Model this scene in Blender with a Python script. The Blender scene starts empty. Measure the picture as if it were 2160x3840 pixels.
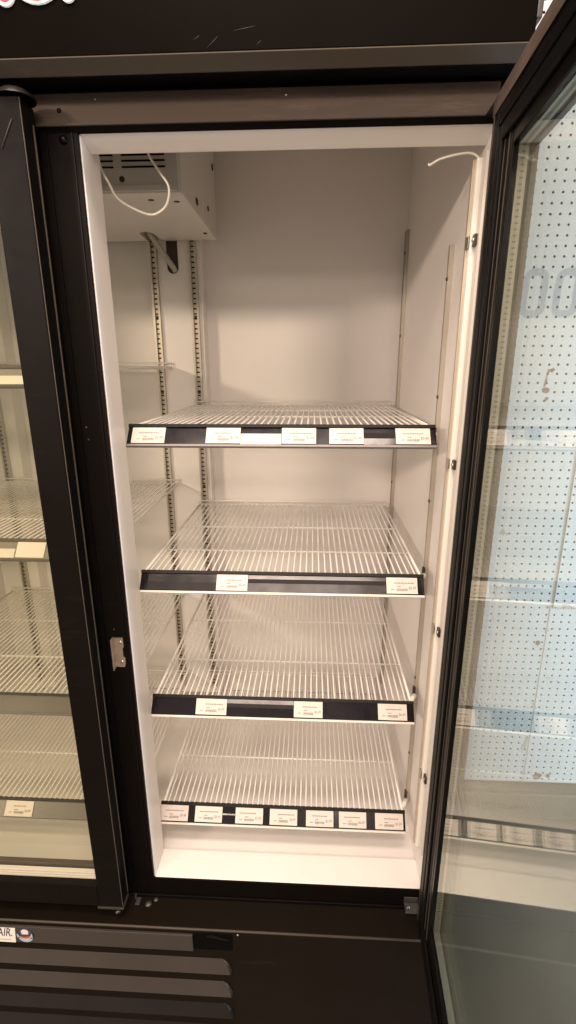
import bpy, bmesh, math, random
from mathutils import Vector, Matrix
random.seed(7)
SC = bpy.context.scene
COL = SC.collection
ZO = 0.55                       # height of the door opening's sill above the floor

# ------------------------------------------------------------------ materials
def nt(m):
    m.use_nodes = True
    return m.node_tree.nodes, m.node_tree.links

def mat(name, col, rough=0.5, metal=0.0, var=0.0, vscale=8.0, bump=0.0, bscale=200.0, spec=0.5, rvar=0.0, coat=0.0):
    m = bpy.data.materials.new(name)
    N, L = nt(m)
    b = N['Principled BSDF']
    b.inputs['Base Color'].default_value = (*col, 1)
    b.inputs['Roughness'].default_value = rough
    b.inputs['Metallic'].default_value = metal
    b.inputs['Specular IOR Level'].default_value = spec
    b.inputs['Coat Weight'].default_value = coat
    b.inputs['Coat Roughness'].default_value = 0.15
    g = N.new('ShaderNodeNewGeometry')
    if var > 0 or rvar > 0:
        n = N.new('ShaderNodeTexNoise'); n.inputs['Scale'].default_value = vscale
        n.inputs['Detail'].default_value = 6; n.inputs['Roughness'].default_value = 0.65
        L.new(g.outputs['Position'], n.inputs['Vector'])
    if var > 0:
        mx = N.new('ShaderNodeMix'); mx.data_type = 'RGBA'
        mx.inputs[6].default_value = (*[c*(1-var) for c in col], 1)
        mx.inputs[7].default_value = (*[min(1, c*(1+var)) for c in col], 1)
        L.new(n.outputs['Fac'], mx.inputs[0]); L.new(mx.outputs[2], b.inputs['Base Color'])
    if rvar > 0:
        mr = N.new('ShaderNodeMapRange'); mr.inputs[1].default_value = .3; mr.inputs[2].default_value = .7
        mr.inputs[3].default_value = max(0.02, rough-rvar); mr.inputs[4].default_value = min(1, rough+rvar)
        L.new(n.outputs['Fac'], mr.inputs[0]); L.new(mr.outputs[0], b.inputs['Roughness'])
    if bump > 0:
        n2 = N.new('ShaderNodeTexNoise'); n2.inputs['Scale'].default_value = bscale; n2.inputs['Detail'].default_value = 3
        L.new(g.outputs['Position'], n2.inputs['Vector'])
        bp = N.new('ShaderNodeBump'); bp.inputs['Strength'].default_value = bump; bp.inputs['Distance'].default_value = 0.002
        L.new(n2.outputs['Fac'], bp.inputs['Height']); L.new(bp.outputs[0], b.inputs['Normal'])
    return m

def scuffed(name, col, rough, lighter, scale=(6, 6, 60), thr=(.56, .8), amount=.5, bump=0.12, spec=.09):
    """dark painted metal with pale rubbed streaks and an orange-peel surface"""
    m = mat(name, col, rough, rvar=.1, vscale=5, bump=bump, bscale=900, spec=spec)
    N, L = nt(m); b = N['Principled BSDF']
    g = N.new('ShaderNodeNewGeometry')
    mp = N.new('ShaderNodeMapping'); mp.inputs['Scale'].default_value = scale
    L.new(g.outputs['Position'], mp.inputs[0])
    n = N.new('ShaderNodeTexNoise'); n.inputs['Scale'].default_value = 1.0; n.inputs['Detail'].default_value = 8; n.inputs['Roughness'].default_value = .7
    L.new(mp.outputs[0], n.inputs['Vector'])
    n2 = N.new('ShaderNodeTexNoise'); n2.inputs['Scale'].default_value = 3.0; n2.inputs['Detail'].default_value = 2
    L.new(g.outputs['Position'], n2.inputs['Vector'])
    r = N.new('ShaderNodeMapRange'); r.inputs[1].default_value = thr[0]; r.inputs[2].default_value = thr[1]; r.inputs[4].default_value = amount
    L.new(n.outputs['Fac'], r.inputs[0])
    r2 = N.new('ShaderNodeMapRange'); r2.inputs[1].default_value = .45; r2.inputs[2].default_value = .65
    L.new(n2.outputs['Fac'], r2.inputs[0])
    ml = N.new('ShaderNodeMath'); ml.operation = 'MULTIPLY'
    L.new(r.outputs[0], ml.inputs[0]); L.new(r2.outputs[0], ml.inputs[1])
    mx = N.new('ShaderNodeMix'); mx.data_type = 'RGBA'
    mx.inputs[6].default_value = (*col, 1); mx.inputs[7].default_value = (*lighter, 1)
    L.new(ml.outputs[0], mx.inputs[0]); L.new(mx.outputs[2], b.inputs['Base Color'])
    return m

def glass_mat(name, tint, f0, grazing=.8):
    """thin window glass: clear transmission plus a mirror reflection that follows Schlick's law"""
    m = bpy.data.materials.new(name); N, L = nt(m); N.clear()
    out = N.new('ShaderNodeOutputMaterial'); mix = N.new('ShaderNodeMixShader')
    tr = N.new('ShaderNodeBsdfTransparent'); tr.inputs[0].default_value = (*tint, 1)
    gl = N.new('ShaderNodeBsdfGlossy'); gl.inputs['Roughness'].default_value = 0.012; gl.inputs[0].default_value = (.95, .97, .93, 1)
    g = N.new('ShaderNodeNewGeometry')
    dot = N.new('ShaderNodeVectorMath'); dot.operation = 'DOT_PRODUCT'
    L.new(g.outputs['Normal'], dot.inputs[0]); L.new(g.outputs['Incoming'], dot.inputs[1])
    ab = N.new('ShaderNodeMath'); ab.operation = 'ABSOLUTE'; L.new(dot.outputs['Value'], ab.inputs[0])
    om = N.new('ShaderNodeMath'); om.operation = 'SUBTRACT'; om.inputs[0].default_value = 1; L.new(ab.outputs[0], om.inputs[1])
    pw = N.new('ShaderNodeMath'); pw.operation = 'POWER'; pw.inputs[1].default_value = 5; L.new(om.outputs[0], pw.inputs[0])
    ma = N.new('ShaderNodeMath'); ma.operation = 'MULTIPLY_ADD'; ma.inputs[1].default_value = grazing; ma.inputs[2].default_value = f0
    L.new(pw.outputs[0], ma.inputs[0])
    L.new(ma.outputs[0], mix.inputs[0]); L.new(tr.outputs[0], mix.inputs[1]); L.new(gl.outputs[0], mix.inputs[2])
    L.new(mix.outputs[0], out.inputs[0])
    return m

M = {}
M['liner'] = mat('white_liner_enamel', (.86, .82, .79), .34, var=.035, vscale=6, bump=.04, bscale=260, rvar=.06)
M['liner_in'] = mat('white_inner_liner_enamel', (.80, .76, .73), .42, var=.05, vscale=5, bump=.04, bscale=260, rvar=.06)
M['evap'] = mat('evaporator_cover_plastic', (.62, .60, .57), .4, var=.05, vscale=9, bump=.03)
M['black'] = scuffed('black_painted_steel', (.0042, .0030, .0024), .44, (.02, .017, .014))
M['black_face'] = scuffed('black_header_panel', (.0085, .0056, .0034), .48, (.05, .042, .034), scale=(9, 4, 45), thr=(.6, .8), amount=.4)
M['black_glossy'] = mat('black_moulded_plastic', (.0034, .0030, .0028), .34, spec=.15, rvar=.08, vscale=9, bump=.05, bscale=500)
M['header'] = scuffed('black_sign_panel', (.0026, .0018, .0013), .40, (.045, .037, .03), scale=(9, 4, 45), thr=(.62, .8), amount=.15, bump=.03, spec=.02)
M['lit_edge_and_scratch'] = scuffed('lit_charcoal_and_scratch', (.085, .071, .056), .38, (.24, .19, .15), scale=(7, 5, 90), thr=(.55, .75), amount=.6)  # lit look of trims and edges put into the colour; also used for scratches
M['rubber'] = mat('black_rubber', (.003, .0028, .0028), .5, spec=.15, bump=.1, bscale=120)
M['top_frame'] = scuffed('worn_and_lit_charcoal_frame', (.098, .074, .060), .40, (.26, .18, .145), scale=(5, 5, 40), thr=(.5, .72), amount=.75)  # worn paint; highlight patches are put into the paler streaks too
M['louver'] = mat('charcoal_louver_paint', (.044, .036, .031), .33, spec=.5, var=.2, vscale=7, rvar=.08, bump=.1, bscale=900)
M['louver_dark'] = mat('louver_paint_darkened', (.010, .0085, .0075), .36, spec=.4, var=.2, vscale=7, rvar=.08, bump=.1, bscale=900)  # same slat paint darkened: shade on the lower slats put into the colour
M['wire'] = mat('cream_coated_wire', (.86, .835, .79), .32, var=.05, vscale=60)
M['rail'] = mat('black_price_rail', (.012, .010, .013), .17, spec=.2, rvar=.08, vscale=14)
M['rail_edge'] = mat('matt_black_rail_lip', (.006, .005, .005), .55, spec=.25)
M['rail_clear'] = mat('glossy_clear_rail_cover', (.03, .026, .028), .14, spec=.3, rvar=.05, vscale=30)
M['rail_cream'] = mat('cream_price_rail', (.20, .18, .155), .35, var=.08, vscale=30)
M['rail_cream2'] = mat('cream_cover_and_reflection', (.60, .55, .47), .35, var=.08, vscale=30)  # cream covers, and the reflection painted on the second left rail
M['rail_brown'] = mat('brown_price_rail', (.075, .062, .05), .35, var=.15, vscale=20)
M['lip_white'] = mat('white_rail_lip', (.68, .64, .58), .35)
M['lip_grey'] = mat('grey_rail_lip', (.20, .18, .17), .4)
M['paper'] = mat('price_tag_paper', (.66, .585, .535), .45, var=.05, vscale=60, bump=.05, bscale=90)
M['ink'] = mat('grey_print_ink', (.27, .245, .23), .7, spec=.1)
M['ink_red'] = mat('faint_red_print', (.61, .535, .49), .7)
M['metal'] = mat('galvanised_steel', (.56, .52, .47), .34, metal=1, var=.12, vscale=40, rvar=.1)
M['pilaster'] = mat('zinc_pilaster_strip', (.52, .47, .40), .40, metal=.7, var=.12, vscale=30)
M['brass'] = mat('worn_catch_plate', (.52, .42, .33), .36, metal=.8, var=.2, vscale=60, rvar=.12)
M['dark_metal'] = mat('dark_clip_metal', (.10, .085, .07), .4, metal=.8)
M['dull_metal'] = mat('dull_hinge_steel', (.10, .09, .08), .45, metal=.7, var=.2, vscale=60)
M['dark'] = mat('dark_opening', (.003, .0025, .002), .9, spec=.05)
M['drain'] = mat('brown_foam_opening', (.055, .036, .03), .8)
M['pipe'] = mat('grey_drain_pipe', (.42, .39, .35), .4)
M['tube_lens'] = mat('frosted_light_lens', (.84, .80, .72), .22, coat=.4)
M['tube_body'] = mat('beige_light_channel', (.55, .45, .35), .3, metal=.3)
M['cable'] = mat('white_cable', (.82, .78, .68), .4)
M['spacer'] = mat('aluminium_glass_spacer', (.50, .50, .42), .42, metal=.35)
M['bright_bar'] = mat('bright_aluminium_bar', (.80, .75, .68), .3, metal=.25)
M['seal'] = mat('brown_edge_seal', (.06, .047, .04), .4)
M['sign_white'] = mat('white_letter_outline', (.9, .88, .82), .4)
M['sign_white'].node_tree.nodes['Principled BSDF'].inputs['Emission Color'].default_value = (1, .96, .86, 1)
M['sign_white'].node_tree.nodes['Principled BSDF'].inputs['Emission Strength'].default_value = .45
M['sign_red'] = mat('red_letter_face', (.62, .025, .05), .35)
M['sign_red'].node_tree.nodes['Principled BSDF'].inputs['Emission Color'].default_value = (.85, .03, .09, 1)
M['sign_red'].node_tree.nodes['Principled BSDF'].inputs['Emission Strength'].default_value = .7
M['plate'] = mat('pale_name_plate', (.82, .79, .70), .3)
M['plate_ink'] = mat('dark_blue_letter_ink', (.05, .04, .09), .5)
M['em_dark'] = mat('emblem_dark_blue', (.055, .055, .10), .35)
M['em_pale'] = mat('emblem_pale_blue', (.36, .50, .60), .35)
M['em_white'] = mat('emblem_white', (.76, .70, .68), .35)
M['em_red'] = mat('emblem_red', (.50, .10, .06), .35)
M['board_brown'] = mat('bare_hardboard', (.20, .135, .10), .8, var=.25, vscale=80)
M['board_grey'] = mat('grey_smudge', (.42, .41, .40), .8, var=.2, vscale=80)
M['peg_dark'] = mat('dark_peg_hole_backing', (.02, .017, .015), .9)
M['floor'] = mat('worn_grey_floor', (.12, .10, .076), .5, var=.3, vscale=4, rvar=.1, bump=.06, bscale=40)
M['wall_low'] = mat('grey_lower_wall', (.16, .148, .12), .6, var=.12, vscale=5)
M['glass'] = glass_mat('door_glass', (.972, .980, .962), .024)
M['glass_left'] = glass_mat('tinted_door_glass', (.985, .985, .952), .025)

# perforated spacer: a row of small pits along its length
def spacer_holes():
    m = M['spacer']; N, L = nt(m); b = N['Principled BSDF']
    g = N.new('ShaderNodeNewGeometry'); s = N.new('ShaderNodeSeparateXYZ'); L.new(g.outputs['Position'], s.inputs[0])
    mu = N.new('ShaderNodeMath'); mu.operation = 'MULTIPLY'; mu.inputs[1].default_value = 2*math.pi/.0068; L.new(s.outputs['Z'], mu.inputs[0])
    si = N.new('ShaderNodeMath'); si.operation = 'SINE'; L.new(mu.outputs[0], si.inputs[0])
    r = N.new('ShaderNodeMapRange'); r.inputs[1].default_value = .35; r.inputs[2].default_value = .8; L.new(si.outputs[0], r.inputs[0])
    mx = N.new('ShaderNodeMix'); mx.data_type = 'RGBA'
    mx.inputs[6].default_value = (.30, .29, .235, 1); mx.inputs[7].default_value = (.12, .11, .09, 1)
    sb = N.new('ShaderNodeVectorMath'); sb.operation = 'SUBTRACT'; sb.inputs[1].default_value = (.576, 0, 0); L.new(g.outputs['Position'], sb.inputs[0])
    dt = N.new('ShaderNodeVectorMath'); dt.operation = 'DOT_PRODUCT'; dt.inputs[1].default_value = (math.cos(math.radians(-3)), math.sin(math.radians(-3)), 0); L.new(sb.outputs[0], dt.inputs[0])
    of = N.new('ShaderNodeMath'); of.operation = 'SUBTRACT'; of.inputs[1].default_value = .0095; L.new(dt.outputs['Value'], of.inputs[0])
    ab = N.new('ShaderNodeMath'); ab.operation = 'ABSOLUTE'; L.new(of.outputs[0], ab.inputs[0])
    lt_ = N.new('ShaderNodeMath'); lt_.operation = 'LESS_THAN'; lt_.inputs[1].default_value = .0022; L.new(ab.outputs[0], lt_.inputs[0])
    ml = N.new('ShaderNodeMath'); ml.operation = 'MULTIPLY'; L.new(r.outputs[0], ml.inputs[0]); L.new(lt_.outputs[0], ml.inputs[1])
    L.new(ml.outputs[0], mx.inputs[0]); L.new(mx.outputs[2], b.inputs['Base Color'])
spacer_holes()

# pegboard paint: off-white with two faded painted ring shapes and faint grime
def pegboard_mat():
    m = mat('white_pegboard_paint', (.66, .68, .69), .55, bump=.05, bscale=120)
    N, L = nt(m); b = N['Principled BSDF']
    def math_(op, a, c=None, d=None):
        n = N.new('ShaderNodeMath'); n.operation = op
        for i, v in enumerate((a, c, d)):
            if v is None: continue
            if isinstance(v, (int, float)): n.inputs[i].default_value = v
            else: L.new(v, n.inputs[i])
        return n.outputs[0]
    g = N.new('ShaderNodeNewGeometry'); s = N.new('ShaderNodeSeparateXYZ'); L.new(g.outputs['Position'], s.inputs[0])
    ns = N.new('ShaderNodeTexNoise'); ns.inputs['Scale'].default_value = 45; ns.inputs['Detail'].default_value = 3
    L.new(g.outputs['Position'], ns.inputs['Vector'])
    nb = N.new('ShaderNodeTexNoise'); nb.inputs['Scale'].default_value = 7; nb.inputs['Detail'].default_value = 5
    L.new(g.outputs['Position'], nb.inputs['Vector'])
    total = None
    for cx, cz in ((.9395, 1.272+ZO), (1.0285, 1.272+ZO), (1.118, 1.27+ZO)):
        dz = math_('SUBTRACT', s.outputs['Z'], cz)
        sl = math_('MULTIPLY', dz, 0.04)
        dx = math_('SUBTRACT', math_('SUBTRACT', s.outputs['X'], cx), sl)
        qx = math_('MAXIMUM', math_('SUBTRACT', math_('ABSOLUTE', dx), .006), 0.0)
        qz = math_('MAXIMUM', math_('SUBTRACT', math_('ABSOLUTE', dz), .034), 0.0)
        d = math_('SQRT', math_('ADD', math_('MULTIPLY', qx, qx), math_('MULTIPLY', qz, qz)))
        e = math_('ABSOLUTE', math_('SUBTRACT', d, .0195))
        e = math_('ADD', e, math_('MULTIPLY', math_('SUBTRACT', ns.outputs['Fac'], .5), .006))
        r = N.new('ShaderNodeMapRange'); L.new(e, r.inputs[0])
        r.inputs[1].default_value = .0088; r.inputs[2].default_value = .0108; r.inputs[3].default_value = 1; r.inputs[4].default_value = 0
        total = r.outputs[0] if total is None else math_('MAXIMUM', total, r.outputs[0])
    mx0 = N.new('ShaderNodeMix'); mx0.data_type = 'RGBA'
    mx0.inputs[6].default_value = (.50, .575, .625, 1); mx0.inputs[7].default_value = (.58, .64, .68, 1)
    L.new(nb.outputs['Fac'], mx0.inputs[0])
    mx = N.new('ShaderNodeMix'); mx.data_type = 'RGBA'; mx.inputs[7].default_value = (.30, .36, .43, 1)
    L.new(mx0.outputs[2], mx.inputs[6]); L.new(math_('MULTIPLY', total, .8), mx.inputs[0])
    # scuffs
    nf = N.new('ShaderNodeTexNoise'); nf.inputs['Scale'].default_value = 24; nf.inputs['Detail'].default_value = 8
    L.new(g.outputs['Position'], nf.inputs['Vector'])
    rf = N.new('ShaderNodeMapRange'); rf.inputs[1].default_value = .66; rf.inputs[2].default_value = .76; rf.inputs[4].default_value = .35
    L.new(nf.outputs['Fac'], rf.inputs[0])
    mx2 = N.new('ShaderNodeMix'); mx2.data_type = 'RGBA'; mx2.inputs[7].default_value = (.40, .37, .34, 1)
    L.new(mx.outputs[2], mx2.inputs[6]); L.new(rf.outputs[0], mx2.inputs[0])
    L.new(mx2.outputs[2], b.inputs['Base Color'])
    return m
M['pegboard'] = pegboard_mat()

# ------------------------------------------------------------------ mesh helpers
class MB:
    def __init__(s): s.bm = bmesh.new(); s.smooth = []
    def box(s, x0, x1, y0, y1, z0, z1, bev=0, mi=0, xf=None):
        vs = [s.bm.verts.new((x, y, z)) for x in (x0, x1) for y in (y0, y1) for z in (z0, z1)]
        F = [(0, 1, 3, 2), (4, 6, 7, 5), (0, 4, 5, 1), (2, 3, 7, 6), (0, 2, 6, 4), (1, 5, 7, 3)]
        fs = [s.bm.faces.new([vs[i] for i in f]) for f in F]
        for f in fs: f.material_index = mi
        if xf:
            for v in vs: v.co = xf(v.co)
        if bev > 0:
            es = list({e for f in fs for e in f.edges})
            r = bmesh.ops.bevel(s.bm, geom=es, offset=bev, segments=2, profile=.6, affect='EDGES')
            for f in r['faces']: f.material_index = mi
        return s
    def prism(s, poly, axis, a0, a1, mi=0, bev=0, xf=None):
        """poly: 2-D points, extruded along axis 0/1/2 from a0 to a1"""
        def P(p, a):
            c = list(p); c.insert(axis, a); return c
        A = [s.bm.verts.new(P(p, a0)) for p in poly]; B = [s.bm.verts.new(P(p, a1)) for p in poly]
        fs = [s.bm.faces.new(A), s.bm.faces.new(B)]
        n = len(poly)
        for i in range(n): fs.append(s.bm.faces.new((A[i], A[(i+1) % n], B[(i+1) % n], B[i])))
        for f in fs: f.material_index = mi
        bmesh.ops.recalc_face_normals(s.bm, faces=fs)
        if xf:
            for v in A+B: v.co = xf(v.co)
        if bev > 0:
            es = list({e for f in fs for e in f.edges})
            bmesh.ops.bevel(s.bm, geom=es, offset=bev, segments=2, profile=.6, affect='EDGES')
        return s
    def tube(s, pts, r, n=6, caps=True, mi=0):
        pts = [Vector(p) for p in pts]; rings = []
        up = None
        for i, p in enumerate(pts):
            d = (pts[min(i+1, len(pts)-1)]-pts[max(i-1, 0)]).normalized()
            if up is None:
                up = Vector((0, 0, 1)) if abs(d.z) < .9 else Vector((1, 0, 0))
            a = d.cross(up)
            if a.length < 1e-4: a = d.orthogonal()
            a.normalize(); b = a.cross(d).normalized(); up = b
            rr = r[i] if isinstance(r, (list, tuple)) else r
            rings.append([s.bm.verts.new(p+a*rr*math.cos(2*math.pi*k/n)+b*rr*math.sin(2*math.pi*k/n)) for k in range(n)])
        for A, B in zip(rings, rings[1:]):
            for k in range(n):
                f = s.bm.faces.new((A[k], A[(k+1) % n], B[(k+1) % n], B[k])); f.smooth = True; f.material_index = mi
        if caps:
            for R in (rings[0][::-1], rings[-1]):
                f = s.bm.faces.new(R); f.material_index = mi
        return s
    def disc(s, c, r, axis=1, depth=.001, n=14, sx=1, sz=1, mi=0):
        """a flat pill of given depth towards -axis for axis 1, +/-axis else"""
        ang = [2*math.pi*k/n for k in range(n)]
        poly = [(r*sx*math.cos(a), r*sz*math.sin(a)) for a in ang]
        o = [c[i] for i in range(3) if i != axis]
        poly = [(p[0]+o[0], p[1]+o[1]) for p in poly]
        return s.prism(poly, axis, c[axis]-depth, c[axis], mi)
    def dome(s, c, r, h, axis=1, sign=-1, n=14, k=4, mi=0):
        prev = None
        for j in range(k+1):
            t = j/k*math.pi/2; rr = r*math.cos(t); hh = h*math.sin(t)
            def P(a):
                q = [rr*math.cos(a), rr*math.sin(a)]; q.insert(axis, sign*hh)
                return Vector(c)+Vector(q)
            ring = [s.bm.verts.new(P(2*math.pi*i/n)) for i in range(n)] if j < k else [s.bm.verts.new(P(0))]
            if prev:
                for i in range(n):
                    f = s.bm.faces.new((prev[i], prev[(i+1) % n], ring[(i+1) % n], ring[i]) if j < k else (prev[i], prev[(i+1) % n], ring[0]))
                    f.smooth = True; f.material_index = mi
            prev = ring
        return s

ROOTLOC = {}
def obj(name, mb, m, parent=None, loc=(0, 0, 0), label=None):
    """link the collected shapes as ONE object; coordinates are given in the opening's frame"""
    bm = mb.bm
    bmesh.ops.recalc_face_normals(bm, faces=bm.faces[:])
    base = Vector(ROOTLOC[parent.name]) if parent else Vector(loc)
    bmesh.ops.translate(bm, verts=bm.verts[:], vec=-base)
    me = bpy.data.meshes.new(name); bm.to_mesh(me); bm.free()
    for k in (m if isinstance(m, (list, tuple)) else [m]): me.materials.append(M[k] if isinstance(k, str) else k)
    o = bpy.data.objects.new(name, me); COL.objects.link(o)
    if parent: o.parent = parent
    else: o.location = base+Vector((0, 0, ZO))
    ROOTLOC[o.name] = tuple(base)
    if label: o['label'] = label
    return o
def tag(o, label, cat, group=None):
    o['label'] = label; o['category'] = cat
    if group: o['group'] = group
    return o
def thing(name, label, cat, loc, group=None):
    o = bpy.data.objects.new(name, None); COL.objects.link(o); o.empty_display_size = .05
    o.location = Vector(loc)+Vector((0, 0, ZO)); ROOTLOC[o.name] = tuple(loc)
    return tag(o, label, cat, group)

def text_bm(body, size, xf, extrude=.0002, shear=0, align='LEFT'):
    cu = bpy.data.curves.new('t', 'FONT'); cu.body = body; cu.size = size; cu.extrude = extrude; cu.shear = shear
    cu.align_x = align; cu.resolution_u = 3
    to = bpy.data.objects.new('t', cu); COL.objects.link(to)
    bpy.context.view_layer.update()
    dg = bpy.context.evaluated_depsgraph_get()
    me = bpy.data.meshes.new_from_object(to.evaluated_get(dg))
    mb = MB(); mb.bm.from_mesh(me)
    for v in mb.bm.verts: v.co = xf(v.co)
    bpy.data.objects.remove(to); bpy.data.curves.remove(cu); bpy.data.meshes.remove(me)
    for f in mb.bm.faces: f.material_index = 0
    return mb

# ------------------------------------------------------------------ the setting
W, H = .582, 1.40
fl = MB().box(-4, 4, -6, .72, -.60, -.55)
f = obj('floor', fl, 'floor'); f['kind'] = 'structure'
wl = MB().box(-4, 4, .712, .80, -.548, 2.6)
w = obj('wall', wl, 'wall_low'); w['kind'] = 'structure'

# pegboard: a real perforated sheet fixed to the wall
def pegboard():
    t = thing('pegboard', 'white perforated pegboard seen through the open glass door, faded painted rings, chipped spots', 'pegboard', (1.1, .70, -.375))
    P = .0254; x_ph, z_ph = .9059, 1.6678
    i0 = -13; i1 = 26; j0 = -80; j1 = 13
    mb = MB(); bm = mb.bm
    yf, yb = .700, .7045
    vc = {}
    def V(key, co):
        if key not in vc: vc[key] = bm.verts.new(co)
        return vc[key]
    R = .0034
    for i in range(i0, i1):
        for j in range(j0, j1):
            cx = x_ph+i*P; cz = z_ph+j*P; h = P/2
            ring = [V((2*i+dx, 2*j+dz), (cx+dx*h, yf, cz+dz*h)) for dx, dz in ((1, 0), (1, 1), (0, 1), (-1, 1), (-1, 0), (-1, -1), (0, -1), (1, -1))]
            inn = [bm.verts.new((cx+R*math.cos(k*math.pi/4), yf, cz+R*math.sin(k*math.pi/4))) for k in range(8)]
            dep = [bm.verts.new((v.co.x, yb, v.co.z)) for v in inn]
            for k in range(8):
                a = (k+1) % 8
                bm.faces.new((ring[k], ring[a], inn[a], inn[k]))
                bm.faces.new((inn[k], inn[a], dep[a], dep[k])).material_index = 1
    # do not recalc: keep the sheet facing the room
    x0 = x_ph+(i0-.5)*P; x1 = x_ph+(i1-.5)*P; z0 = z_ph+(j0-.5)*P; z1 = z_ph+(j1-.5)*P
    obj('perforated_sheet', mb, ['pegboard', 'peg_dark'], t)
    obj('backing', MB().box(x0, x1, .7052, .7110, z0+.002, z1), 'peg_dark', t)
    e = MB(); e.box(x0, x1, .6995, .7050, z0-.003, z0-.0002)
    obj('bottom_edge', e, 'board_grey', t)
    def blot(pts, m, y=.6992, name='chipped_patch', d=.0006):
        obj(name, MB().prism(pts, 1, y, y+d), m, t)
    def blob(cx, cz, rx, rz, m, n=13, j=.35, rot=0):
        pts = []
        for k in range(n):
            a = 2*math.pi*k/n; r = 1+random.uniform(-j, j)
            x, z = rx*r*math.cos(a), rz*r*math.sin(a)
            pts.append((cx+x*math.cos(rot)-z*math.sin(rot), cz+x*math.sin(rot)+z*math.cos(rot)))
        blot(pts, m)
    blob(1.0185, 1.068, .0085, .006, 'board_brown', rot=.5)
    blob(1.0075, 1.060, .003, .009, 'board_brown', rot=-.3)
    blob(1.0095, 1.0685, .006, .003, 'board_grey')
    blob(1.0045, 1.036, .0025, .014, 'board_brown', rot=-.15)
    blob(1.008, 1.013, .0105, .0085, 'board_brown', j=.2)
    blob(1.013, .988, .004, .006, 'board_brown', rot=-.4)
    blob(1.0961, .1922, .0075, .0095, 'board_brown', j=.12)
    blob(.9366, .578, .006, .012, 'board_grey', rot=.3)
    blob(.951, .575, .003, .005, 'board_grey')
    blob(.8715, .7246, .008, .005, 'board_grey', rot=-.6)
    blob(.902, .731, .004, .004, 'board_grey')
    blob(1.112, .3272, .014, .004, 'board_grey', j=.5)
    blob(1.17, .330, .018, .004, 'board_grey', j=.5)
    blob(1.1672, -.357, .015, .014, 'board_brown', j=.3)
    blob(1.205, -.352, .006, .009, 'board_brown')
    blob(1.12, -.345, .010, .004, 'board_grey', j=.5)
    blob(1.118, -.05, .004, .012, 'board_grey', rot=.4)
    blob(1.105, -.21, .005, .03, 'board_grey', rot=-.15, j=.5)
    blob(1.119, .24, .006, .009, 'board_grey')
    for k in range(26):
        blob(random.uniform(.9, 1.3), random.uniform(-.3, 1.2), random.uniform(.001, .0035), random.uniform(.001, .003), 'board_grey', n=8, j=.5)
    s = MB(); s.box(1.1255, 1.1278, .6975, .6998, .3205, 1.05); s.box(1.1278, 1.55, .6975, .6998, .3205, .3228)
    obj('sheet_edge', s, 'board_grey', t)
    s = MB(); s.box(1.1185, 1.1196, .699, .6999, z0, .3203)
    obj('sheet_joint', s, 'board_grey', t)
pegboard()
tag(obj('baseboard', MB().box(.62, 3.5, .698, .7105, -.549, -.44, .003), 'wall_low', loc=(2, .70, -.549)), 'dull grey baseboard along the floor below the pegboard', 'baseboard')

# ------------------------------------------------------------------ the refrigerator
FR = thing('refrigerator', 'tall black double-door display refrigerator, right glass door swung open on empty white shelved interior', 'refrigerator', (-.05, .31, -.55))
XL, XM0, XM1, XR = -.687, -.105, 0.0, W       # inner left wall, mullion, inner right wall
YB = .67
obj('back_panel', MB().box(XL, XR, YB, YB+.012, -.004, 1.63), 'liner_in', FR)
obj('side_panel', MB().box(XR, XR+.0095, .004, YB+.012, -.02, 1.63), 'liner_in', FR)
obj('side_panel', MB().box(XL-.0095, XL, .004, YB+.012, -.02, 1.63), 'liner_in', FR)
obj('ceiling_panel', MB().box(XL, XR, .075, YB, 1.62, 1.63), 'liner_in', FR)
obj('floor_panel', MB().box(XL, XR, .0665, YB, -.016, -.005), 'liner_in', FR)
sl = MB(); sl.prism([(-.0, -.0), (.0665, .0), (.0665, -.019), (.0, -.019)], 0, XM1, XR, bev=.0012)
sl.prism([(-.0, -.0), (.0665, .0), (.0665, -.019), (.0, -.019)], 0, XL, XM0, bev=.0012)
obj('sill', sl, 'liner', FR)
ln = MB(); lp_ = [(.001, 1.400), (.0345, 1.3868), (.0365, 1.3875), (.0365, 1.60), (.001, 1.60)]
ln.prism(lp_, 0, XM1, XR, bev=.0012); ln.prism(lp_, 0, XL, XM0, bev=.0012)
obj('lintel', ln, 'liner', FR)
obj('mullion', MB().box(XM0, XM1, .003, .068, -.018, 1.60, .0015), 'liner', FR)
# outer shell
sh = MB(); sh.box(.5922, .606, -.004, .697, -.40, 1.96, .002); sh.box(-.712, -.6972, -.004, .697, -.40, 1.96, .002)
sh.box(-.697, .592, .684, .697, -.40, 1.96); sh.box(-.697, .592, .08, .683, 1.95, 1.96)
obj('outer_shell', sh, 'black', FR)
# black face frame round the openings (at y = 0)
ff = MB()
ff.box(-.1035, -.0015, -.004, .002, -.0005, 1.4005, .0012)         # centre post
ff.box(-.697, .5915, -.003, .001, -.0525, -.0012, .0008)              # below the sill
ff.box(.583, .5915, -.004, .002, 0, 1.40, .001)
ff.box(-.697, -.689, -.004, .002, 0, 1.40, .001)
obj('face_frame', ff, 'black', FR)
cl = MB()
cl.box(-.0475, -.0452, -.0075, -.0042, 0, 1.40); cl.box(-.0108, -.0082, -.006, -.0042, 0.0, 1.40, .0006)
obj('channel_bead', cl, 'black_glossy', FR)
tf = MB(); tf.prism([(-.0735, 1.4075), (.5655, 1.4075), (.5815, 1.432), (.5815, 1.4455), (-.0735, 1.4455)], 1, -.0075, .0, bev=.001)
obj('top_frame', tf, 'top_frame', FR)
obj('top_frame_gap', MB().box(-.69, .5915, -.0035, .002, 1.4002, 1.4065), 'dark', FR)
obj('top_frame_backing', MB().box(-.69, .5915, -.0035, .002, 1.4068, 1.4500), 'black', FR)
fb = MB(); fb.box(-.697, .545, -.0082, -.0035, -.0515, -.0445, .0015)
obj('threshold_bead', fb, 'black_glossy', FR)
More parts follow.
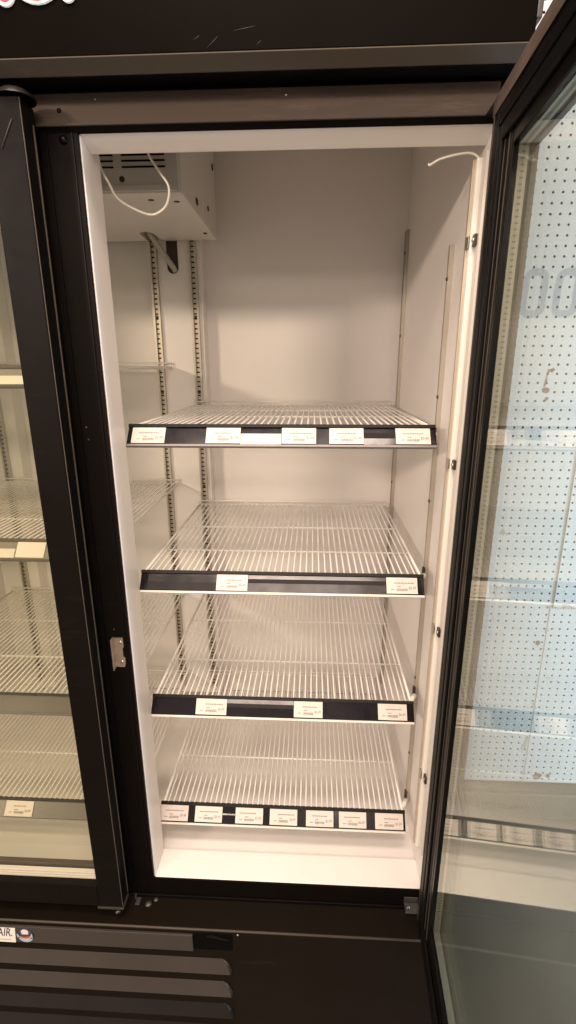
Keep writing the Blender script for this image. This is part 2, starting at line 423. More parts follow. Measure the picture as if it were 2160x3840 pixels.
for x, z, r in ((-.0227, 1.4254, .0032), (.295, 1.4368, .0020), (.03, 1.4375, .0012)):
    obj('screw', MB().dome((x, -.0075, z), r, r*.7), 'black_glossy' if r > .003 else 'metal', FR)
obj('screw', MB().dome((-.0225, -.004, 1.3917), .0062, .0048), 'black_glossy', FR)
for x, z in ((-.0358, .965), (-.0372, .985), (-.0285, .612)):
    obj('screw', MB().dome((x, -.004, z), .0014, .001), 'dull_metal', FR)
# header
hd = MB(); hd.prism([(-.075, 1.4535), (-.075, 1.96), (.079, 1.96), (.079, 1.455), (-.050, 1.455)], 0, -.712, .5960, bev=.0015)
obj('header_panel', hd, 'header', FR)
ts = MB(); ts.prism([(-.0745, 1.4525), (-.0555, 1.4425), (-.0535, 1.4425), (-.0535, 1.4545), (-.0745, 1.4545)], 0, -.712, .5945, bev=.0006)
obj('header_trim', ts, 'lit_edge_and_scratch', FR)  # light bounced onto the header's lower edge is put into this paler colour
obj('header_underside', MB().box(-.70, .594, -.053, -.001, 1.4505, 1.4548), 'black_glossy', FR)
for x0_, z0_s, x1_, z1_s in ((.2010, 1.4575, .2150, 1.4690), (.1850, 1.4660, .1925, 1.4705), (.262, 1.459, .268, 1.4635), (.235, 1.474, .262, 1.478)):
    obj('scratch', MB().tube([(x0_, -.0751, z0_s), ((x0_+x1_)/2+.0006, -.0751, (z0_s+z1_s)/2), (x1_, -.0751, z1_s)], [.00012, .00035, .00012], 5), 'lit_edge_and_scratch', FR)
he = MB(); he.box(.5962, .6035, -.072, .079, 1.478, 1.96, .002)
obj('header_end_cap', he, 'louver', FR)
# sign lettering: only its lower edge reaches into the picture
def stroke(pts, wid, y0, y1, xf=None):
    mb = MB(); n = 9
    P = [Vector(p) for p in pts]; Lp = []; Rp = []
    for i, p in enumerate(P):
        d = (P[min(i+1, len(P)-1)]-P[max(i-1, 0)]).normalized(); q = Vector((-d.y, d.x))
        Lp.append(p+q*wid); Rp.append(p-q*wid)
    def cap(c, a0): return [c+Vector((math.cos(a0+math.pi*k/n), math.sin(a0+math.pi*k/n)))*wid for k in range(1, n)]
    d1 = (P[-1]-P[-2]).normalized(); d0 = (P[1]-P[0]).normalized()
    poly = Rp+cap(P[-1], math.atan2(d1.y, d1.x)-math.pi/2)+Lp[::-1]+cap(P[0], math.atan2(d0.y, d0.x)+math.pi/2)
    mb.prism([tuple(p) for p in poly], 1, y0, y1); return mb
def letter(pts, wo, wi):
    a = obj('sign_letter', stroke(pts, wo, -.0785, -.0745), 'sign_white', FR)
    obj('letter_face', stroke(pts, wi, -.0800, -.0783), 'sign_red', a)
letter([(-.0435, 1.5165), (-.0435, 1.56), (-.040, 1.62), (-.036, 1.68)], .0120, .0086)
arc = [(-.0035+.031*math.cos(a), 1.548+.0335*math.sin(a)) for a in [math.radians(150+12*k) for k in range(21)]]
letter(arc, .0088, .0064)
letter([(.0345, 1.5155), (.0345, 1.56), (.034, 1.60), (.030, 1.64)], .0092, .0040)

# evaporator cover hanging at the top of the interior, with a drain notch at the back
def evaporator():
    z0 = 1.394; nx0, nx1, ny = -.096, -.059, .515
    arcp = [((nx0+nx1)/2+(nx1-nx0)/2*math.cos(a), ny+.030-.030*math.sin(a)) for a in [math.pi*k/10 for k in range(11)]]   # right to left over the arch
    poly = [(-.42, .236), (.0805, .236), (.0858, .2415), (.0838, .607), (nx1, .607)]+arcp+[(nx0, .607), (-.42, .607)]
    e = obj('evaporator_cover', MB().prism(poly, 2, z0, 1.6185, bev=.0012), 'evap', FR)
    lp = MB(); lp.box(-.419, .078, .2325, .236, z0+.003, z0+.0135, .001)
    obj('cover_lip', lp, 'evap', e)
    v = MB()
    for z in (1.4565, 1.4470, 1.4370):
        v.box(-.4, -.039, .2349, .2362, z-.0014, z+.0014); v.box(-.023, .058, .2349, .2362, z-.0014, z+.0014)
    obj('vent_slot', v, 'dark', e)
    h = MB(); h.disc((-.0247, .2362, 1.4176), .0052, 1, .001)
    obj('screw_hole', h, 'drain', e)
    for x, y, rx, ry in ((.016, .2756, .0062, .0052), (.0637, .2882, .0062, .0052), (.0685, .535, .005, .008)):
        obj('screw', MB().disc((x, y, z0+.0003), 1, 2, .0011, 12, rx, ry), 'drain', e)
    for y, z, ry, rz in ((.575, 1.547, .006, .0075), (.3734, 1.4173, .012, .0075), (.498, 1.4372, .006, .0055)):
        obj('side_hole', MB().prism([(y+ry*math.cos(a), z+rz*math.sin(a)) for a in [2*math.pi*k/10 for k in range(10)]], 0, .0840, .0864), 'drain', e)
evaporator()
# air duct at the back with its two slotted pilaster strips
obj('air_duct', MB().box(-.105, .0365, .622, YB, .02, 1.61, .002), 'liner_in', FR)
cap = [(-.039+.0148*math.cos(a), 1.333+.0148*math.sin(a)) for a in [math.pi+math.pi*k/10 for k in range(11)]]+[(-.0242, 1.42), (-.0538, 1.42)]
obj('drain_slot', MB().prism(cap, 1, .6212, .6232), 'drain', FR)
obj('drain_pipe', MB().tube([(-.094, .560, 1.43), (-.082, .580, 1.405), (-.055, .598, 1.362), (-.036, .613, 1.332), (-.031, .617, 1.322)], [.0075, .0075, .0075, .0075, .006], 10), 'pipe', FR)
def pilaster(x0, x1, y, z0, z1):
    mb = MB(); c = (x0+x1)/2
    mb.box(x0, x1, y-.004, y, z0, z1); mb.box(x0, x0+.0025, y-.010, y-.004, z0, z1); mb.box(x1-.0025, x1, y-.010, y-.004, z0, z1)
    mb.box(x0+.0025, x0+.005, y-.010, y-.0075, z0, z1); mb.box(x1-.005, x1-.0025, y-.010, y-.0075, z0, z1)
    o = obj('pilaster', mb, 'pilaster', FR)
    s = MB(); z = z0+.012
    while z < z1-.02:
        s.box(c-.0042, c+.0036, y-.0052, y-.0035, z-.0017, z+.0017); z += .0127
    obj('slot', s, 'dark', o)
    for z in (z0+.15, z0+.42, z0+.69, z0+.96, z0+1.16):
        if z < z1: obj('screw', MB().dome((c, y-.004, z), .0042, .003), 'dark_metal', o)
pilaster(-.0985, -.0790, .6215, .05, 1.50)
pilaster(.0060, .0265, .6215, .05, 1.50)
obj('pilaster_post', MB().box(-.590, -.535, .622, YB, .02, 1.61, .002), 'liner_in', FR)
pilaster(-.588, -.568, .6215, .05, 1.50)
def side_pilaster(y0, y1, z0, z1):
    mb = MB(); x = XR-.0002
    mb.box(x-.003, x, y0, y1, z0, z1); mb.box(x-.0085, x-.003, y0, y0+.0022, z0, z1); mb.box(x-.0085, x-.003, y1-.0022, y1, z0, z1)
    mb.box(x-.0085, x-.0070, y0+.0022, y0+.0032, z0, z1); mb.box(x-.0085, x-.0070, y1-.0032, y1-.0022, z0, z1)
    o = obj('pilaster', mb, 'pilaster', FR)
    for k in range(6):
        z = z1-.055-k*.205
        if z > z0: obj('screw', MB().dome((x-.0080, y0+.002, z), .0040, .0032, axis=0), 'dark_metal', o)
    s = MB(); z = z0+.012
    while z < z1-.02:
        s.box(x-.0042, x-.0027, (y0+y1)/2-.004, (y0+y1)/2+.004, z-.0016, z+.0016); z += .0127
    obj('slot', s, 'dark', o)
side_pilaster(.165, .1742, .06, 1.285)
side_pilaster(.640, .660, .06, 1.42)
# unlit light tube on the right wall
lt = obj('light_tube', MB().box(XR-.0115, XR-.0003, .0325, .0455, .076, 1.372, .003), 'tube_lens', FR)
obj('tube_channel', MB().box(XR-.0135, XR-.0002, .0458, .0545, .071, 1.374, .0012), 'tube_body', lt)
obj('tube_back', MB().box(XR-.0045, XR-.0002, .012, .0300, .078, 1.374, .001), 'lip_white', lt)
for z in (1.262, .9215, .605, .267):
    c = obj('tube_clip', MB().box(XR-.0090, XR-.0030, .019, .0312, z-.008, z+.008, .001), 'dark_metal', lt)
    obj('clip_flange', MB().box(XR-.0142, XR-.0125, .0325, .0485, z-.009, z+.008, .0005), 'metal', c)
    obj('screw', MB().dome((XR-.0090, .025, z), .0035, .0025, axis=0), 'metal', c)
# catch plate on the centre post
ct = MB(); ct.prism([(-.0315, .534), (-.0145, .5335), (-.0125, .541), (-.0125, .552), (-.0155, .556), (-.0155, .573), (-.013, .577), (-.0135, .5955), (-.0315, .5945)], 1, -.0062, -.0040)
ct.box(-.0335, -.0312, -.0160, -.0040, .531, .596, .0006)
c = obj('door_catch', ct, 'brass', FR)
for x, z in ((-.0185, .5865), (-.0185, .545)):
    obj('screw', MB().dome((x, -.0062, z), .0028, .0018), 'metal', c)
# lower ledge and grille panel
lg = MB(); lg.prism([(-.0035, -.0525), (-.066, -.0522), (-.070, -.0555), (-.070, -.40), (-.0035, -.40)], 0, -.712, .622, bev=.0012)
obj('grille_panel', lg, 'black_face', FR)
obj('ledge_highlight', MB().tube([(-.712, -.0678, -.0533), (.622, -.0678, -.0533)], .0021, 8), 'lit_edge_and_scratch', FR)  # paler line painting the highlight along the ledge's rounded edge
def louver(zt, zb, xt, xb, m):
    y = -.0702; d = .010; xo = -.70; zb = zb+.0115
    mb = MB()
    co = [(xo, y, zt), (xt, y, zt), (xb, y, zb), (xo, y, zb), (xb-.004, y-d, zb+.001), (xo, y-d, zb+.001), (xt-.006, y-.002, zt-.001)]
    N = 6; top = []; bot = []
    for k in range(N+1):                                   # quarter-curved right end
        t = k/N
        x = xt+(xb-xt)*t; z = zt+(zb-zt)*(t**1.9); top.append((x, z))
    # slanted face: rows from the top crease to the projecting lower edge
    rows = []
    for k in range(N+1):
        t = k/N; z = zt+(zb-zt)*(t**1.9 if k else 0)
        rows.append([mb.bm.verts.new((xo, y-d*((zt-z)/(zt-zb)), z)), mb.bm.verts.new((xt+(xb-xt)*t-.002, y-d*((zt-z)/(zt-zb)), z)), mb.bm.verts.new((xt+(xb-xt)*t, y+.001, z))])
    for A, B in zip(rows, rows[1:]):
        for k in range(2): mb.bm.faces.new((A[k], A[k+1], B[k+1], B[k]))
    b0 = mb.bm.verts.new((xo, y+.001, zb)); L = rows[-1]
    mb.bm.faces.new((L[0], L[1], L[2], b0))
    obj('louver', mb, m, FR)
louver(-.1325, -.1765, .1565, .1764, 'louver')
louver(-.2015, -.2460, .1560, .1762, 'louver')
louver(-.2720, -.3150, .1560, .1772, 'louver_dark')
louver(-.342, -.385, .1560, .1780, 'louver_dark')
ls = MB(); ls.box(-.70, .0970, -.0755, -.0698, -.1072, -.0620, .0015)
obj('label_strip', ls, 'louver', FR)
ho = MB(); ho.box(.0985, .1805, -.0712, -.0695, -.1055, -.0592)
o = obj('handle_opening', ho, 'dark', FR)
sw = MB(); sw.prism([(.127, -.0600), (.140, -.0588), (.176, -.0705), (.172, -.0735), (.128, -.0655)], 1, -.0745, -.0711)
obj('latch', sw, 'black_glossy', o)
obj('screw', MB().dome((.192, -.070, -.0608), .0022, .0016), 'metal', FR)
pl = MB(); pl.prism([(-.42, -.1060), (-.2880, -.1060), (-.2842, -.0655), (-.42, -.0655)], 1, -.0768, -.0753)
pl = obj('name_plate', pl, 'plate', FR)
tx = text_bm('AIR.', .0335, lambda c: Vector((c.x*.58-.3262+(c.y)*.10, -.0768-c.z-.0003, c.y*1.0-.0875)), shear=.22)
obj('lettering', tx, 'plate_ink', pl)
obj('lettering', MB().box(-.42, -.2965, -.0772, -.0767, -.0985, -.0975), 'lip_grey', pl)
ex, ez = -.2640, -.0845
em = obj('emblem', MB().disc((ex, -.0753, ez), .0172, 1, .0012, 20, 1, 1.15), 'em_dark', FR)
def crescent(r, a0, a1, thick, cz, m, y):
    pts = []
    for k in range(11):
        a = math.radians(a0+(a1-a0)*k/10); pts.append((ex+r*math.cos(a), ez+cz+r*math.sin(a)))
    for k in range(10, -1, -1):
        a = math.radians(a0+(a1-a0)*k/10); q = r-thick*math.sin(math.pi*k/10)-.0003
        pts.append((ex+q*math.cos(a), ez+cz+q*math.sin(a)))
    obj('emblem_band', MB().prism(pts, 1, y-.0006, y), m, em)
crescent(.0165, 200, 340, .0085, -.002, 'em_pale', -.0764)
crescent(.0155, 205, 335, .0065, .0055, 'em_white', -.0770)
crescent(.0150, 215, 345, .0050, .0080, 'em_red', -.0776)
obj('emblem_band', MB().prism([(ex-.007, ez+.004), (ex+.007, ez+.004), (ex+.008, ez+.013), (ex+.004, ez+.017), (ex-.004, ez+.017), (ex-.008, ez+.013)], 1, -.0770, -.0764), 'em_white', em)
crescent(.017, 165, 205, .004, .003, 'em_pale', -.0782)
crescent(.017, -20, 20, .004, .003, 'em_pale', -.0782)
# feet and base
obj('base_plinth', MB().box(-.69, .58, -.03, .66, -.52, -.401), 'black', FR)
ftb = []
for x, y in ((-.62, .02), (.52, .02), (-.62, .60), (.52, .60)):
    obj('foot', MB().tube([(x, y, -.5495), (x, y, -.521)], .022, 12), 'dark_metal', FR)

# left door, closed
def frame_ring(x0, x1, z0, z1, y0, y1, wl, wr, wb, wt, bev=.0018, xf=None):
    mb = MB()
    mb.box(x0, x0+wl, y0, y1, z0, z1, bev, xf=xf); mb.box(x1-wr, x1, y0, y1, z0, z1, bev, xf=xf)
    mb.box(x0+wl+.0001, x1-wr-.0001, y0+.0003, y1-.0003, z0, z0+wb, bev, xf=xf); mb.box(x0+wl+.0001, x1-wr-.0001, y0+.0003, y1-.0003, z1-wt, z1, bev, xf=xf)
    return mb
dl = obj('left_door'.replace('left_', ''), frame_ring(-.700, -.0525, -.012, 1.422, -.060, -.020, .049, .049, .056, .056), 'black', FR, label='closed glass door on the left')
obj('glass', MB().box(-.655, -.098, -.0500, -.0460, .038, 1.370), 'glass_left', dl)
obj('glass', MB().box(-.655, -.098, -.0340, -.0300, .038, 1.370), 'glass_left', dl)
gk = frame_ring(-.692, -.0605, -.004, 1.414, -.0195, -.0080, .030, .030, .030, .030, .002)
obj('gasket', gk, 'rubber', dl)
gs = MB()
for k in range(3): gs.box(-.65, -.1018, -.0456+.0012*k, -.0344, .0445+.0050*k, .0487+.0050*k, .0006)
obj('glass_spacer', gs, 'bright_bar', dl)
obj('edge_seal', MB().box(-.65, -.1018, -.0298, -.0200, .0500, .0640, .0006), 'seal', dl)
obj('glass_spacer', MB().box(-.65, -.1018, -.0298, -.0250, .0448, .0500, .0006), 'lip_white', dl)
sd = MB(); sd.box(-.0523, -.0513, -.0590, -.0575, -.010, 1.420); sd.box(-.0523, -.0508, -.0300, -.0280, -.010, 1.40)
obj('edge_highlight', sd, 'lit_edge_and_scratch', dl)  # pale lines painting the highlights along the closed door's edge
hc = MB(); hc.dome((-.062, -.046, 1.4225), .0250, .0125, axis=2, sign=1, n=18); 
obj('hinge_cap', hc, 'louver_dark', dl)
sc = MB(); sc.tube([(-.064, -.0615, 1.395), (-.083, -.0615, 1.362)], .0005, 5)
obj('scratch', sc, 'lit_edge_and_scratch', dl)
hb = MB(); hb.box(-.105, -.049, -.062, -.030, -.0175, -.0125, .001); hb.tube([(-.058, -.060, -.0225), (-.066, -.064, -.0225)], .0035, 8)
obj('bottom_hinge', hb, 'dark_metal', dl)
hb = MB(); hb.box(-.040, -.030, -.028, -.012, -.0505, -.047, .001); hb.box(-.044, -.0405, -.016, -.010, -.0505, -.038, .001)
hb.dome((-.012, -.022, -.0522), .007, .004, axis=2, sign=1); hb.dome((.002, -.012, -.0522), .005, .003, axis=2, sign=1)
obj('hinge_bracket', hb, 'dull_metal', FR)

# right door, swung open by 87 degrees; built in its own frame: t along the door, o outwards
e = math.radians(-3.0)
Nn = Vector((math.cos(e), math.sin(e), 0)); T = Vector((-math.sin(e), math.cos(e), 0)); P0 = Vector((.576, 0, 0))
def dx(c): return P0+T*c[0]+Nn*c[1]+Vector((0, 0, c[2]))
TE, TH = -.660, -.0250          # free edge, hinge edge
SW = .1035                        # stile width
zb, zt = -.0455, 1.4165
dr = frame_ring(TE, TH, zb, zt, -.0040, .0260, SW, SW, .1100, .0865, .0016, xf=dx)
dr = obj('door', dr, 'black_glossy', FR, label='open glass door swung out on the right')
g0 = .010
obj('glass', MB().box(TE+SW-g0, TH-SW+g0, .0000, .0038, zb+.1005, zt-.077, xf=dx), 'glass', dr)
obj('glass', MB().box(TE+SW-g0, TH-SW+g0, .0152, .0190, zb+.1005, zt-.077, xf=dx), 'glass', dr)
sp = MB()
t1 = TH-SW-.0015; t0 = TE+SW+.0015; z0_ = zb+.1110; z1_ = zt-.0875
sp.box(t1, t1+.006, .0040, .0150, z0_, z1_, xf=dx); sp.box(t0-.006, t0, .0040, .0150, z0_, z1_, xf=dx)
sp.box(t0+.0001, t1-.0001, .0040, .0150, z0_-.006, z0_, xf=dx); sp.box(t0+.0001, t1-.0001, .0040, .0150, z1_, z1_+.006, xf=dx)
obj('glass_spacer', sp, 'spacer', dr)
se = MB()
se.box(t1-.001, t1+.004, .0192, .0258, z0_, z1_, xf=dx); se.box(t0+.0009, t1-.0011, .0192, .0258, z0_-.004, z0_+.001, xf=dx); se.box(t0+.0009, t1-.0011, .0192, .0258, z1_-.001, z1_+.004, xf=dx)
obj('edge_seal', se, 'seal', dr)
gk = MB()
for a, b, off in ((.034, .047, -.0085), (.0485, .054, -.0070), (.0555, .070, -.0092)):
    gk.box(TH-b, TH-a, off, -.0042, zb+a, zt-a, .0015, xf=dx)
    gk.box(TE+a, TE+b, off, -.0042, zb+a, zt-a, .0015, xf=dx)
    gk.box(TE+b+.0002, TH-b-.0002, off+.0003, -.0042, zb+a, zb+b, .0015, xf=dx)
    gk.box(TE+b+.0002, TH-b-.0002, off+.0003, -.0042, zt-b, zt-a, .0015, xf=dx)
obj('gasket', gk, 'rubber', dr)
be = MB(); be.box(TH-.0735, TH-.0725, -.0050, -.0041, zb+.06, zt-.06, xf=dx); be.box(TH-.0925, TH-.0910, -.0050, -.0041, zb+.07, zt-.07, xf=dx)
be.box(TH-.010, TH-.0085, -.0050, -.0041, zb+.002, zt-.002, xf=dx)
obj('edge_highlight', be, 'lit_edge_and_scratch', dr)  # pale lines painting the highlights on the open door's black frame
bv = MB(); bv.box(TE+.002, TH-.0020, -.0052, -.0041, zt-.0215, zt-.0015, .0006, xf=dx)
obj('top_bevel', bv, 'top_frame', dr)  # the bevel's lit grey is put into its paler colour
hh = MB(); hh.box(.545, .574, -.030, -.008, -.034, -.0310, .001); hh.box(.545, .5745, -.0078, -.0050, -.034, -.018, .001)
hh.dome((.551, -.020, -.0310), .0050, .006, axis=2, sign=1)
obj('bottom_hinge', hh, 'dull_metal', FR)

# ------------------------------------------------------------------ wire shelves
YF = .0961; D = .515
LEN = math.hypot(.023, .030); TILT = ((-.023)/LEN, (-.030)/LEN)          # down the sloping price rail
NRM = (-.030/LEN, .023/LEN)
def rail_pt(x, v, off): return Vector((x, YF+TILT[0]*v+NRM[0]*off, TILT[1]*v+NRM[1]*off-.0015))
def wire_shelf(label, x0, x1, z, railm, lipm, group, cross=(.135, .300), clips=True):
    base = ((x0+x1)/2, YF+D/2, z)
    t = thing('wire_shelf', label, 'shelf', base, group)
    n = int(round((x1-x0)/.0125))
    g = MB()
    for k in range(1, n):
        x = x0+(x1-x0)*k/n
        g.tube([(x, YF+.001, z-.0006), (x, YF+D, z-.0006)], .0018, 6, caps=False)
    obj('wire_grid', g, 'wire', t)
    fr = MB()
    for x in (x0+.002, x1-.002):
        fr.tube([(x, YF-.001, z-.026), (x, YF+.001, z-.012), (x, YF+.006, z-.0035), (x, YF+D, z-.0035)], .0030, 8)
    fr.tube([(x0, YF+D, z-.0025), (x1, YF+D, z-.0025)], .0024, 8)
    fr.tube([(x0, YF+D+.001, z+.0085), (x1, YF+D+.001, z+.0085)], .0024, 8)
    for k in range(5):
        x = x0+.004+(x1-x0-.008)*k/4; fr.tube([(x, YF+D+.001, z-.0025), (x, YF+D+.001, z+.0085)], .0018, 6)
    obj('frame', fr, 'wire', t)
    for y in cross:
        obj('cross_wire', MB().tube([(x0+.004, YF+y, z-.0040), (x1-.004, YF+y, z-.0040)], .0023, 8), 'wire', t)
    # price rail: a sloping channel hooked over the front wire
    prof = [rail_pt(0, 0, 0), rail_pt(0, LEN, 0), rail_pt(0, LEN, -.0035), rail_pt(0, 0, -.0035)]
    r = MB().prism([(p.y, p.z+z) for p in prof], 0, x0-.003, x1+.003)
    r = obj('price_rail', r, railm, t)
    h = MB()
    h.prism([(p.y, p.z+z) for p in (rail_pt(0, -.0035, .0035), rail_pt(0, .0028, .0035), rail_pt(0, .0028, .0002), rail_pt(0, -.0002, .0002), rail_pt(0, -.0002, -.006), rail_pt(0, -.0035, -.006))], 0, x0-.003, x1+.003)
    obj('top_lip', h, 'rail_edge' if railm.startswith('rail') and railm != 'rail_cream' else 'rail_brown', r)
    h = MB()
    h.prism([(p.y, p.z+z) for p in (rail_pt(0, LEN+.0002, .003), rail_pt(0, LEN+.0042, .003), rail_pt(0, LEN+.0042, -.004), rail_pt(0, LEN+.0002, -.004))], 0, x0-.003, x1+.002)
    obj('bottom_lip', h, lipm, r)
    if clips:
        for yy in (.150, .63):
            c = MB(); c.prism([(yy+.004, z-.036), (yy+.022, z-.036), (yy+.022, z-.012), (yy+.017, z-.012), (yy+.014, z-.028), (yy+.004, z-.028)], 0, XR-.0120, XR-.0102)
            c.box(XR-.0100, XR-.0070, yy+.012, yy+.020, z-.038, z-.010)
            obj('shelf_clip', c, 'dull_metal' if yy < .2 else 'metal', t)
        obj('shelf_pin', MB().tube([(x1+.001, .1235, z-.020), (XR-.0115, .1500, z-.022)], [.0062, .0050], 10), 'wire', t)
    return t, r
Z = [.9771, .6874, .3973, .1047]
G = 'wire shelves in the open right bay'
S = []
S.append(wire_shelf('topmost empty cream wire shelf behind the open door, black rail with five tags', 0.001, .5535, Z[0], 'rail', 'lip_grey', G, (.21, .37)))
S.append(wire_shelf('second empty wire shelf down in the open bay, black rail with only two tags', 0.000, .5535, Z[1], 'rail', 'lip_white', G, (.131, .302)))
S.append(wire_shelf('third empty wire shelf down in the open bay, dark rail with three tags', 0.000, .5535, Z[2], 'rail', 'lip_white', G, (.144, .342)))
S.append(wire_shelf('lowest empty wire shelf in the open bay, dark rail filled with seven tags', -.003, .5535, Z[3], 'rail', 'lip_white', G, (.152, .345)))
GL = 'wire shelves in the closed left bay'
LB = []
LB.append(wire_shelf('topmost wire shelf in the left bay, cream rail behind the closed glass door', -.625, -.056, 1.0815, 'rail_cream', 'rail_brown', GL, (.15, .33), False))
LB.append(wire_shelf('second wire shelf down in the left bay, pale rail with blank tag behind glass', -.625, -.058, .7500, 'rail_cream', 'rail_brown', GL, (.15, .33), False))
wire_shelf('third wire shelf down in the left bay, bare brown rail behind the closed door', -.625, -.062, .3905, 'rail_brown', 'rail_brown', GL, (.15, .33), False)
wire_shelf('lowest wire shelf in the left bay, brown rail with one tag behind glass', -.625, -.066, .0990, 'rail_brown', 'lip_grey', GL, (.15, .33), False)

# label holder covers over stretches of the rails; two pale ones are painted reflections
def cover(rail, z, a, b, v0, v1, m='rail_clear'):
    p = [rail_pt(0, v0, .0004), rail_pt(0, v1, .0004), rail_pt(0, v1, .0012), rail_pt(0, (v0+v1)/2, .0022), rail_pt(0, v0, .0012)]
    obj('label_holder_or_reflection', MB().prism([(q.y, q.z+z) for q in p], 0, a, b), m, rail)
cover(LB[0][1], 1.0815, -.60, -.232, .003, .036, 'rail_cream2')
cover(LB[0][1], 1.0815, -.2310, -.062, .018, .036, 'rail_cream2')
cover(LB[1][1], .7500, -.60, -.249, .0175, .036, 'rail_cream2')  # reflection on the rail's lower half, painted as a cream strip
cover(S[0][1], Z[0], .2065, .2800, .015, .0365, 'paper')  # the holder's reflection, painted as a strip in paper colour
cover(S[0][1], Z[0], .4280, .4840, .0125, .0365)
cover(S[1][1], Z[1], .2130, .4830, .004, .019)
cover(S[1][1], Z[1], .012, .149, .004, .036)
cover(S[2][1], Z[2], .1600, .3030, .0035, .0195)
cover(S[3][1], Z[3], .1390, .1690, .017, .022)

# ------------------------------------------------------------------ price tags
ORD = ['leftmost', 'second from left', 'third from left', 'fourth from left', 'fifth from left', 'sixth from left', 'rightmost']
def price_tag(z, a, b, price, label, group, hatch, hgt=.0318, v0=.0035, printed=True):
    def pt(u, v, off): # u 0..1 across, v 0..1 down the paper
        q = rail_pt(a+(b-a)*u, v0+hgt*v, off); q.z += z; return q
    base = pt(.5, 1, .001)
    mb = MB(); o0 = .0014; o1 = .0018
    c0 = random.uniform(-.0006, .0006)
    vs = []
    for off in (o0, o1):
        for u, v in ((0, 0), (1, 0), (1, 1), (0, 1)):
            q = pt(u, v, off); q.z += c0*(u-.5)*.6; vs.append(mb.bm.verts.new(q))
    for fcs in ((0, 1, 2, 3), (7, 6, 5, 4), (0, 4, 5, 1), (1, 5, 6, 2), (2, 6, 7, 3), (3, 7, 4, 0)):
        mb.bm.faces.new([vs[k] for k in fcs])
    t = obj('price_tag', mb, 'paper', loc=base)
    tag(t, label, 'price tag', group)
    if not printed: return t
    def bar(mbx, u0, v0_, u1, v1_, off=.0020):
        q = [pt(u0, v0_, off), pt(u1, v0_, off), pt(u1, v1_, off), pt(u0, v1_, off)]
        mbx.bm.faces.new([mbx.bm.verts.new(p) for p in q])
    m = MB(); l0 = random.uniform(.12, .36); l1 = random.uniform(.72, .92)
    u = l0
    while u < l1:
        wdt = random.uniform(.04, .09); bar(m, u, .31, min(l1, u+wdt), .375); u += wdt+.012
    bar(m, .34, .55, .46, .60)
    bar(m, .14, .72, .26, .765)
    obj('printed_line', m, 'ink', t)
    m = MB(); u = .33
    while u < .67:
        wdt = random.uniform(.008, .02); bar(m, u, .68, u+wdt, .83+random.uniform(-.02, .03)); u += wdt+random.uniform(.004, .01)
    obj('barcode', m, 'ink', t)
    X = Vector((1, 0, 0)); Vd = Vector((0, TILT[0], TILT[1])); Nm = Vector((0, NRM[0], NRM[1]))
    p0 = pt(.715, .72, .0019)
    obj('price_text', text_bm(price, .0078, lambda c: p0+X*c.x*.80-Vd*c.y*1.0+Nm*(c.z+.0003), extrude=.0001), 'ink', t)
    if hatch:
        m = MB()
        for k in range(5):
            u = .30+.065*k; bar(m, u, .05, u+.010, .60, .00195)
        for k in range(5):
            bar(m, .28, .10+.10*k, .60, .112+.10*k, .00197)
        for v in m.bm.verts: v.co += X*.0
        obj('hatch_print', m, 'ink_red', t)
    return t
TAGS = [
 ('top shelf', Z[0], [(.0066, .0678), (.1434, .2059), (.2811, .3428), (.3666, .4277), (.4848, .5458)], ['$3.49', '$3.49', '$3.49', '$3.49', '$3.49'], True),
 ('second shelf', Z[1], [(.150, .2118), (.4836, .5432)], ['$6.49', '$6.49'], True),
 ('third shelf', Z[2], [(.0935, .1594), (.3036, .3643), (.4811, .5414)], ['$6.49', '$6.49', '$6.49'], True),
 ('lowest shelf', Z[3], [(-.0055, .0591), (.0752, .1383), (.1692, .2326), (.2484, .3113), (.3316, .3939), (.4067, .4685), (.4885, .5516)], ['$7.49', '$6.49', '$3.99', '$3.99', '$3.99', '$6.49', '$3.29'], False)]
for nm, z, spans, prices, hatch in TAGS:
    for k, ((a, b), pr) in enumerate(zip(spans, prices)):
        pos = ('leftmost' if k == 0 else 'rightmost' if k == len(spans)-1 else ORD[k] if len(spans) > 3 else 'middle')
        if len(spans) == 2: pos = 'left' if k == 0 else 'right'
        price_tag(z, a, b, pr, 'white price tag, %s on the rail of the open bay\'s %s' % (pos, nm), 'price tags on the open bay shelves', hatch)
gt = 'price tags behind the closed left door'
price_tag(.7500, -.2465, -.1890, '', 'blank white tag on the second shelf rail behind the closed left door', gt, False, printed=False)
price_tag(.0990, -.3766, -.3102, '$3.99', 'printed white tag on the lowest shelf rail behind the closed left door', gt, False)
price_tag(1.0815, -.300, -.2380, '', 'blank tag at the picture edge on the topmost rail behind the left door', gt, False, printed=False)

# ------------------------------------------------------------------ loose cables
def smooth(pts, n=8):
    P = [Vector(p) for p in pts]; P = [2*P[0]-P[1]]+P+[2*P[-1]-P[-2]]; out = []
    for i in range(1, len(P)-2):
        for k in range(n):
            t = k/n; a, b, c, d = P[i-1:i+3]
            out.append(.5*((2*b)+(c-a)*t+(2*a-5*b+4*c-d)*t*t+(3*b-a-3*c+d)*t**3))
    return out+[P[-2]]
cb = smooth([(.055, .088, 1.45), (.0721, .088, 1.404), (.0864, .090, 1.3819), (.1000, .092, 1.3600), (.0950, .093, 1.3357), (.0787, .093, 1.3228), (.0621, .092, 1.3213), (.0366, .090, 1.3309), (.0148, .088, 1.345), (.0050, .086, 1.364), (-.006, .082, 1.390), (-.010, .080, 1.44)])
tag(obj('loose_cable', MB().tube(cb, .0019, 8), 'cable', loc=cb[0]), 'loose white cable looping below the evaporator cover at the top left', 'cable')
cb = smooth([(.5035, .046, 1.3690), (.5060, .045, 1.3675), (.520, .045, 1.3745), (.544, .045, 1.3800), (.561, .045, 1.3815), (.5705, .045, 1.3790), (.5765, .044, 1.3735), (.5765, .042, 1.368)])
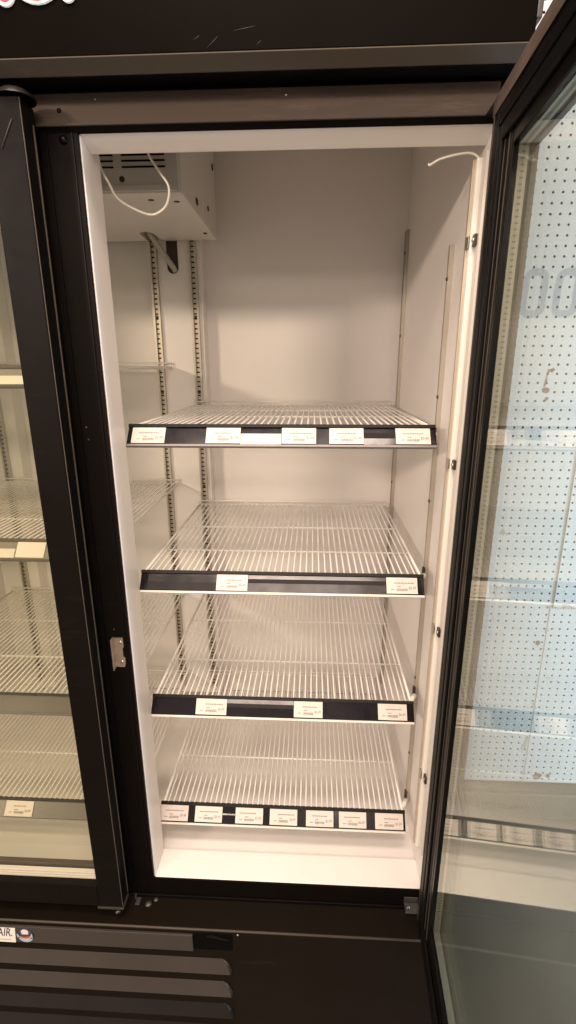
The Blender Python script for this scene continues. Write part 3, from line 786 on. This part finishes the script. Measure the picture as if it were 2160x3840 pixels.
tag(obj('loose_cable', MB().tube(cb, .0017, 8), 'cable', loc=cb[0]), 'short white cable sticking out above the light tube at the top right', 'cable')

# ------------------------------------------------------------------ light
Wd = bpy.data.worlds.new('World'); SC.world = Wd; Wd.use_nodes = True
bg = Wd.node_tree.nodes['Background']; bg.inputs[0].default_value = (1.0, .875, .75, 1); bg.inputs[1].default_value = .60
def area(name, loc, to, sx, sy, power, col):
    l = bpy.data.lights.new(name, 'AREA'); l.shape = 'RECTANGLE'; l.size = sx; l.size_y = sy; l.energy = power; l.color = col
    o = bpy.data.objects.new(name, l); COL.objects.link(o)
    o.location = Vector(loc)+Vector((0, 0, ZO))
    d = Vector(to)-Vector(loc); o.rotation_euler = d.to_track_quat('-Z', 'Y').to_euler()
    return o
WARM = (1.0, .80, .655)
area('ceiling_or_fill_lamp', (-3.45, -4.5, 2.35), (-.1, .3, .8), 1.0, .35, 146, WARM)
area('ceiling_or_fill_lamp', (-1.2, -8.0, 2.3), (.2, .5, 1.2), 1.4, .4, 40, WARM)  # far fill, added to lift the upper back wall
area('ceiling_or_fill_lamp', (1.1, -3.6, 2.35), (.3, .3, .7), 1.2, .30, 38, WARM)
area('ceiling_or_fill_lamp', (.2, -.95, 2.75), (.25, .0, .0), 1.2, .30, 44, WARM)
area('ceiling_or_fill_lamp', (.1, -1.7, 2.75), (.25, .0, .1), 1.2, .30, 27, WARM)  # intermediate fill, added to brighten the cabinet floor and lower back wall
area('window_light', (2.9, .12, .35), (1.25, .69, .1), .5, 1.5, 98, (.60, .80, 1.0))

# ------------------------------------------------------------------ camera
cam = bpy.data.cameras.new('Camera'); co = bpy.data.objects.new('Camera', cam); COL.objects.link(co)
cam.sensor_fit = 'VERTICAL'; cam.sensor_height = 36; cam.lens = 1258.33/2576*36
cam.clip_start = .01; cam.clip_end = 100
co.matrix_world = Matrix(((.99881738, -.01140739, .0472622, .3365), (.04856378, .28055552, -.95860845, -.8197), (-.00232445, .95977001, .28077771, 1.0825+ZO), (0, 0, 0, 1)))
SC.camera = co
SC.view_settings.view_transform = 'Standard'; SC.view_settings.look = 'None'
SC.view_settings.exposure = 0.16; SC.view_settings.gamma = 1; SC.view_settings.use_curve_mapping = False
SC.render.engine = 'CYCLES'
SC.cycles.transparent_max_bounces = 16; SC.cycles.max_bounces = 10; SC.cycles.use_denoising = True
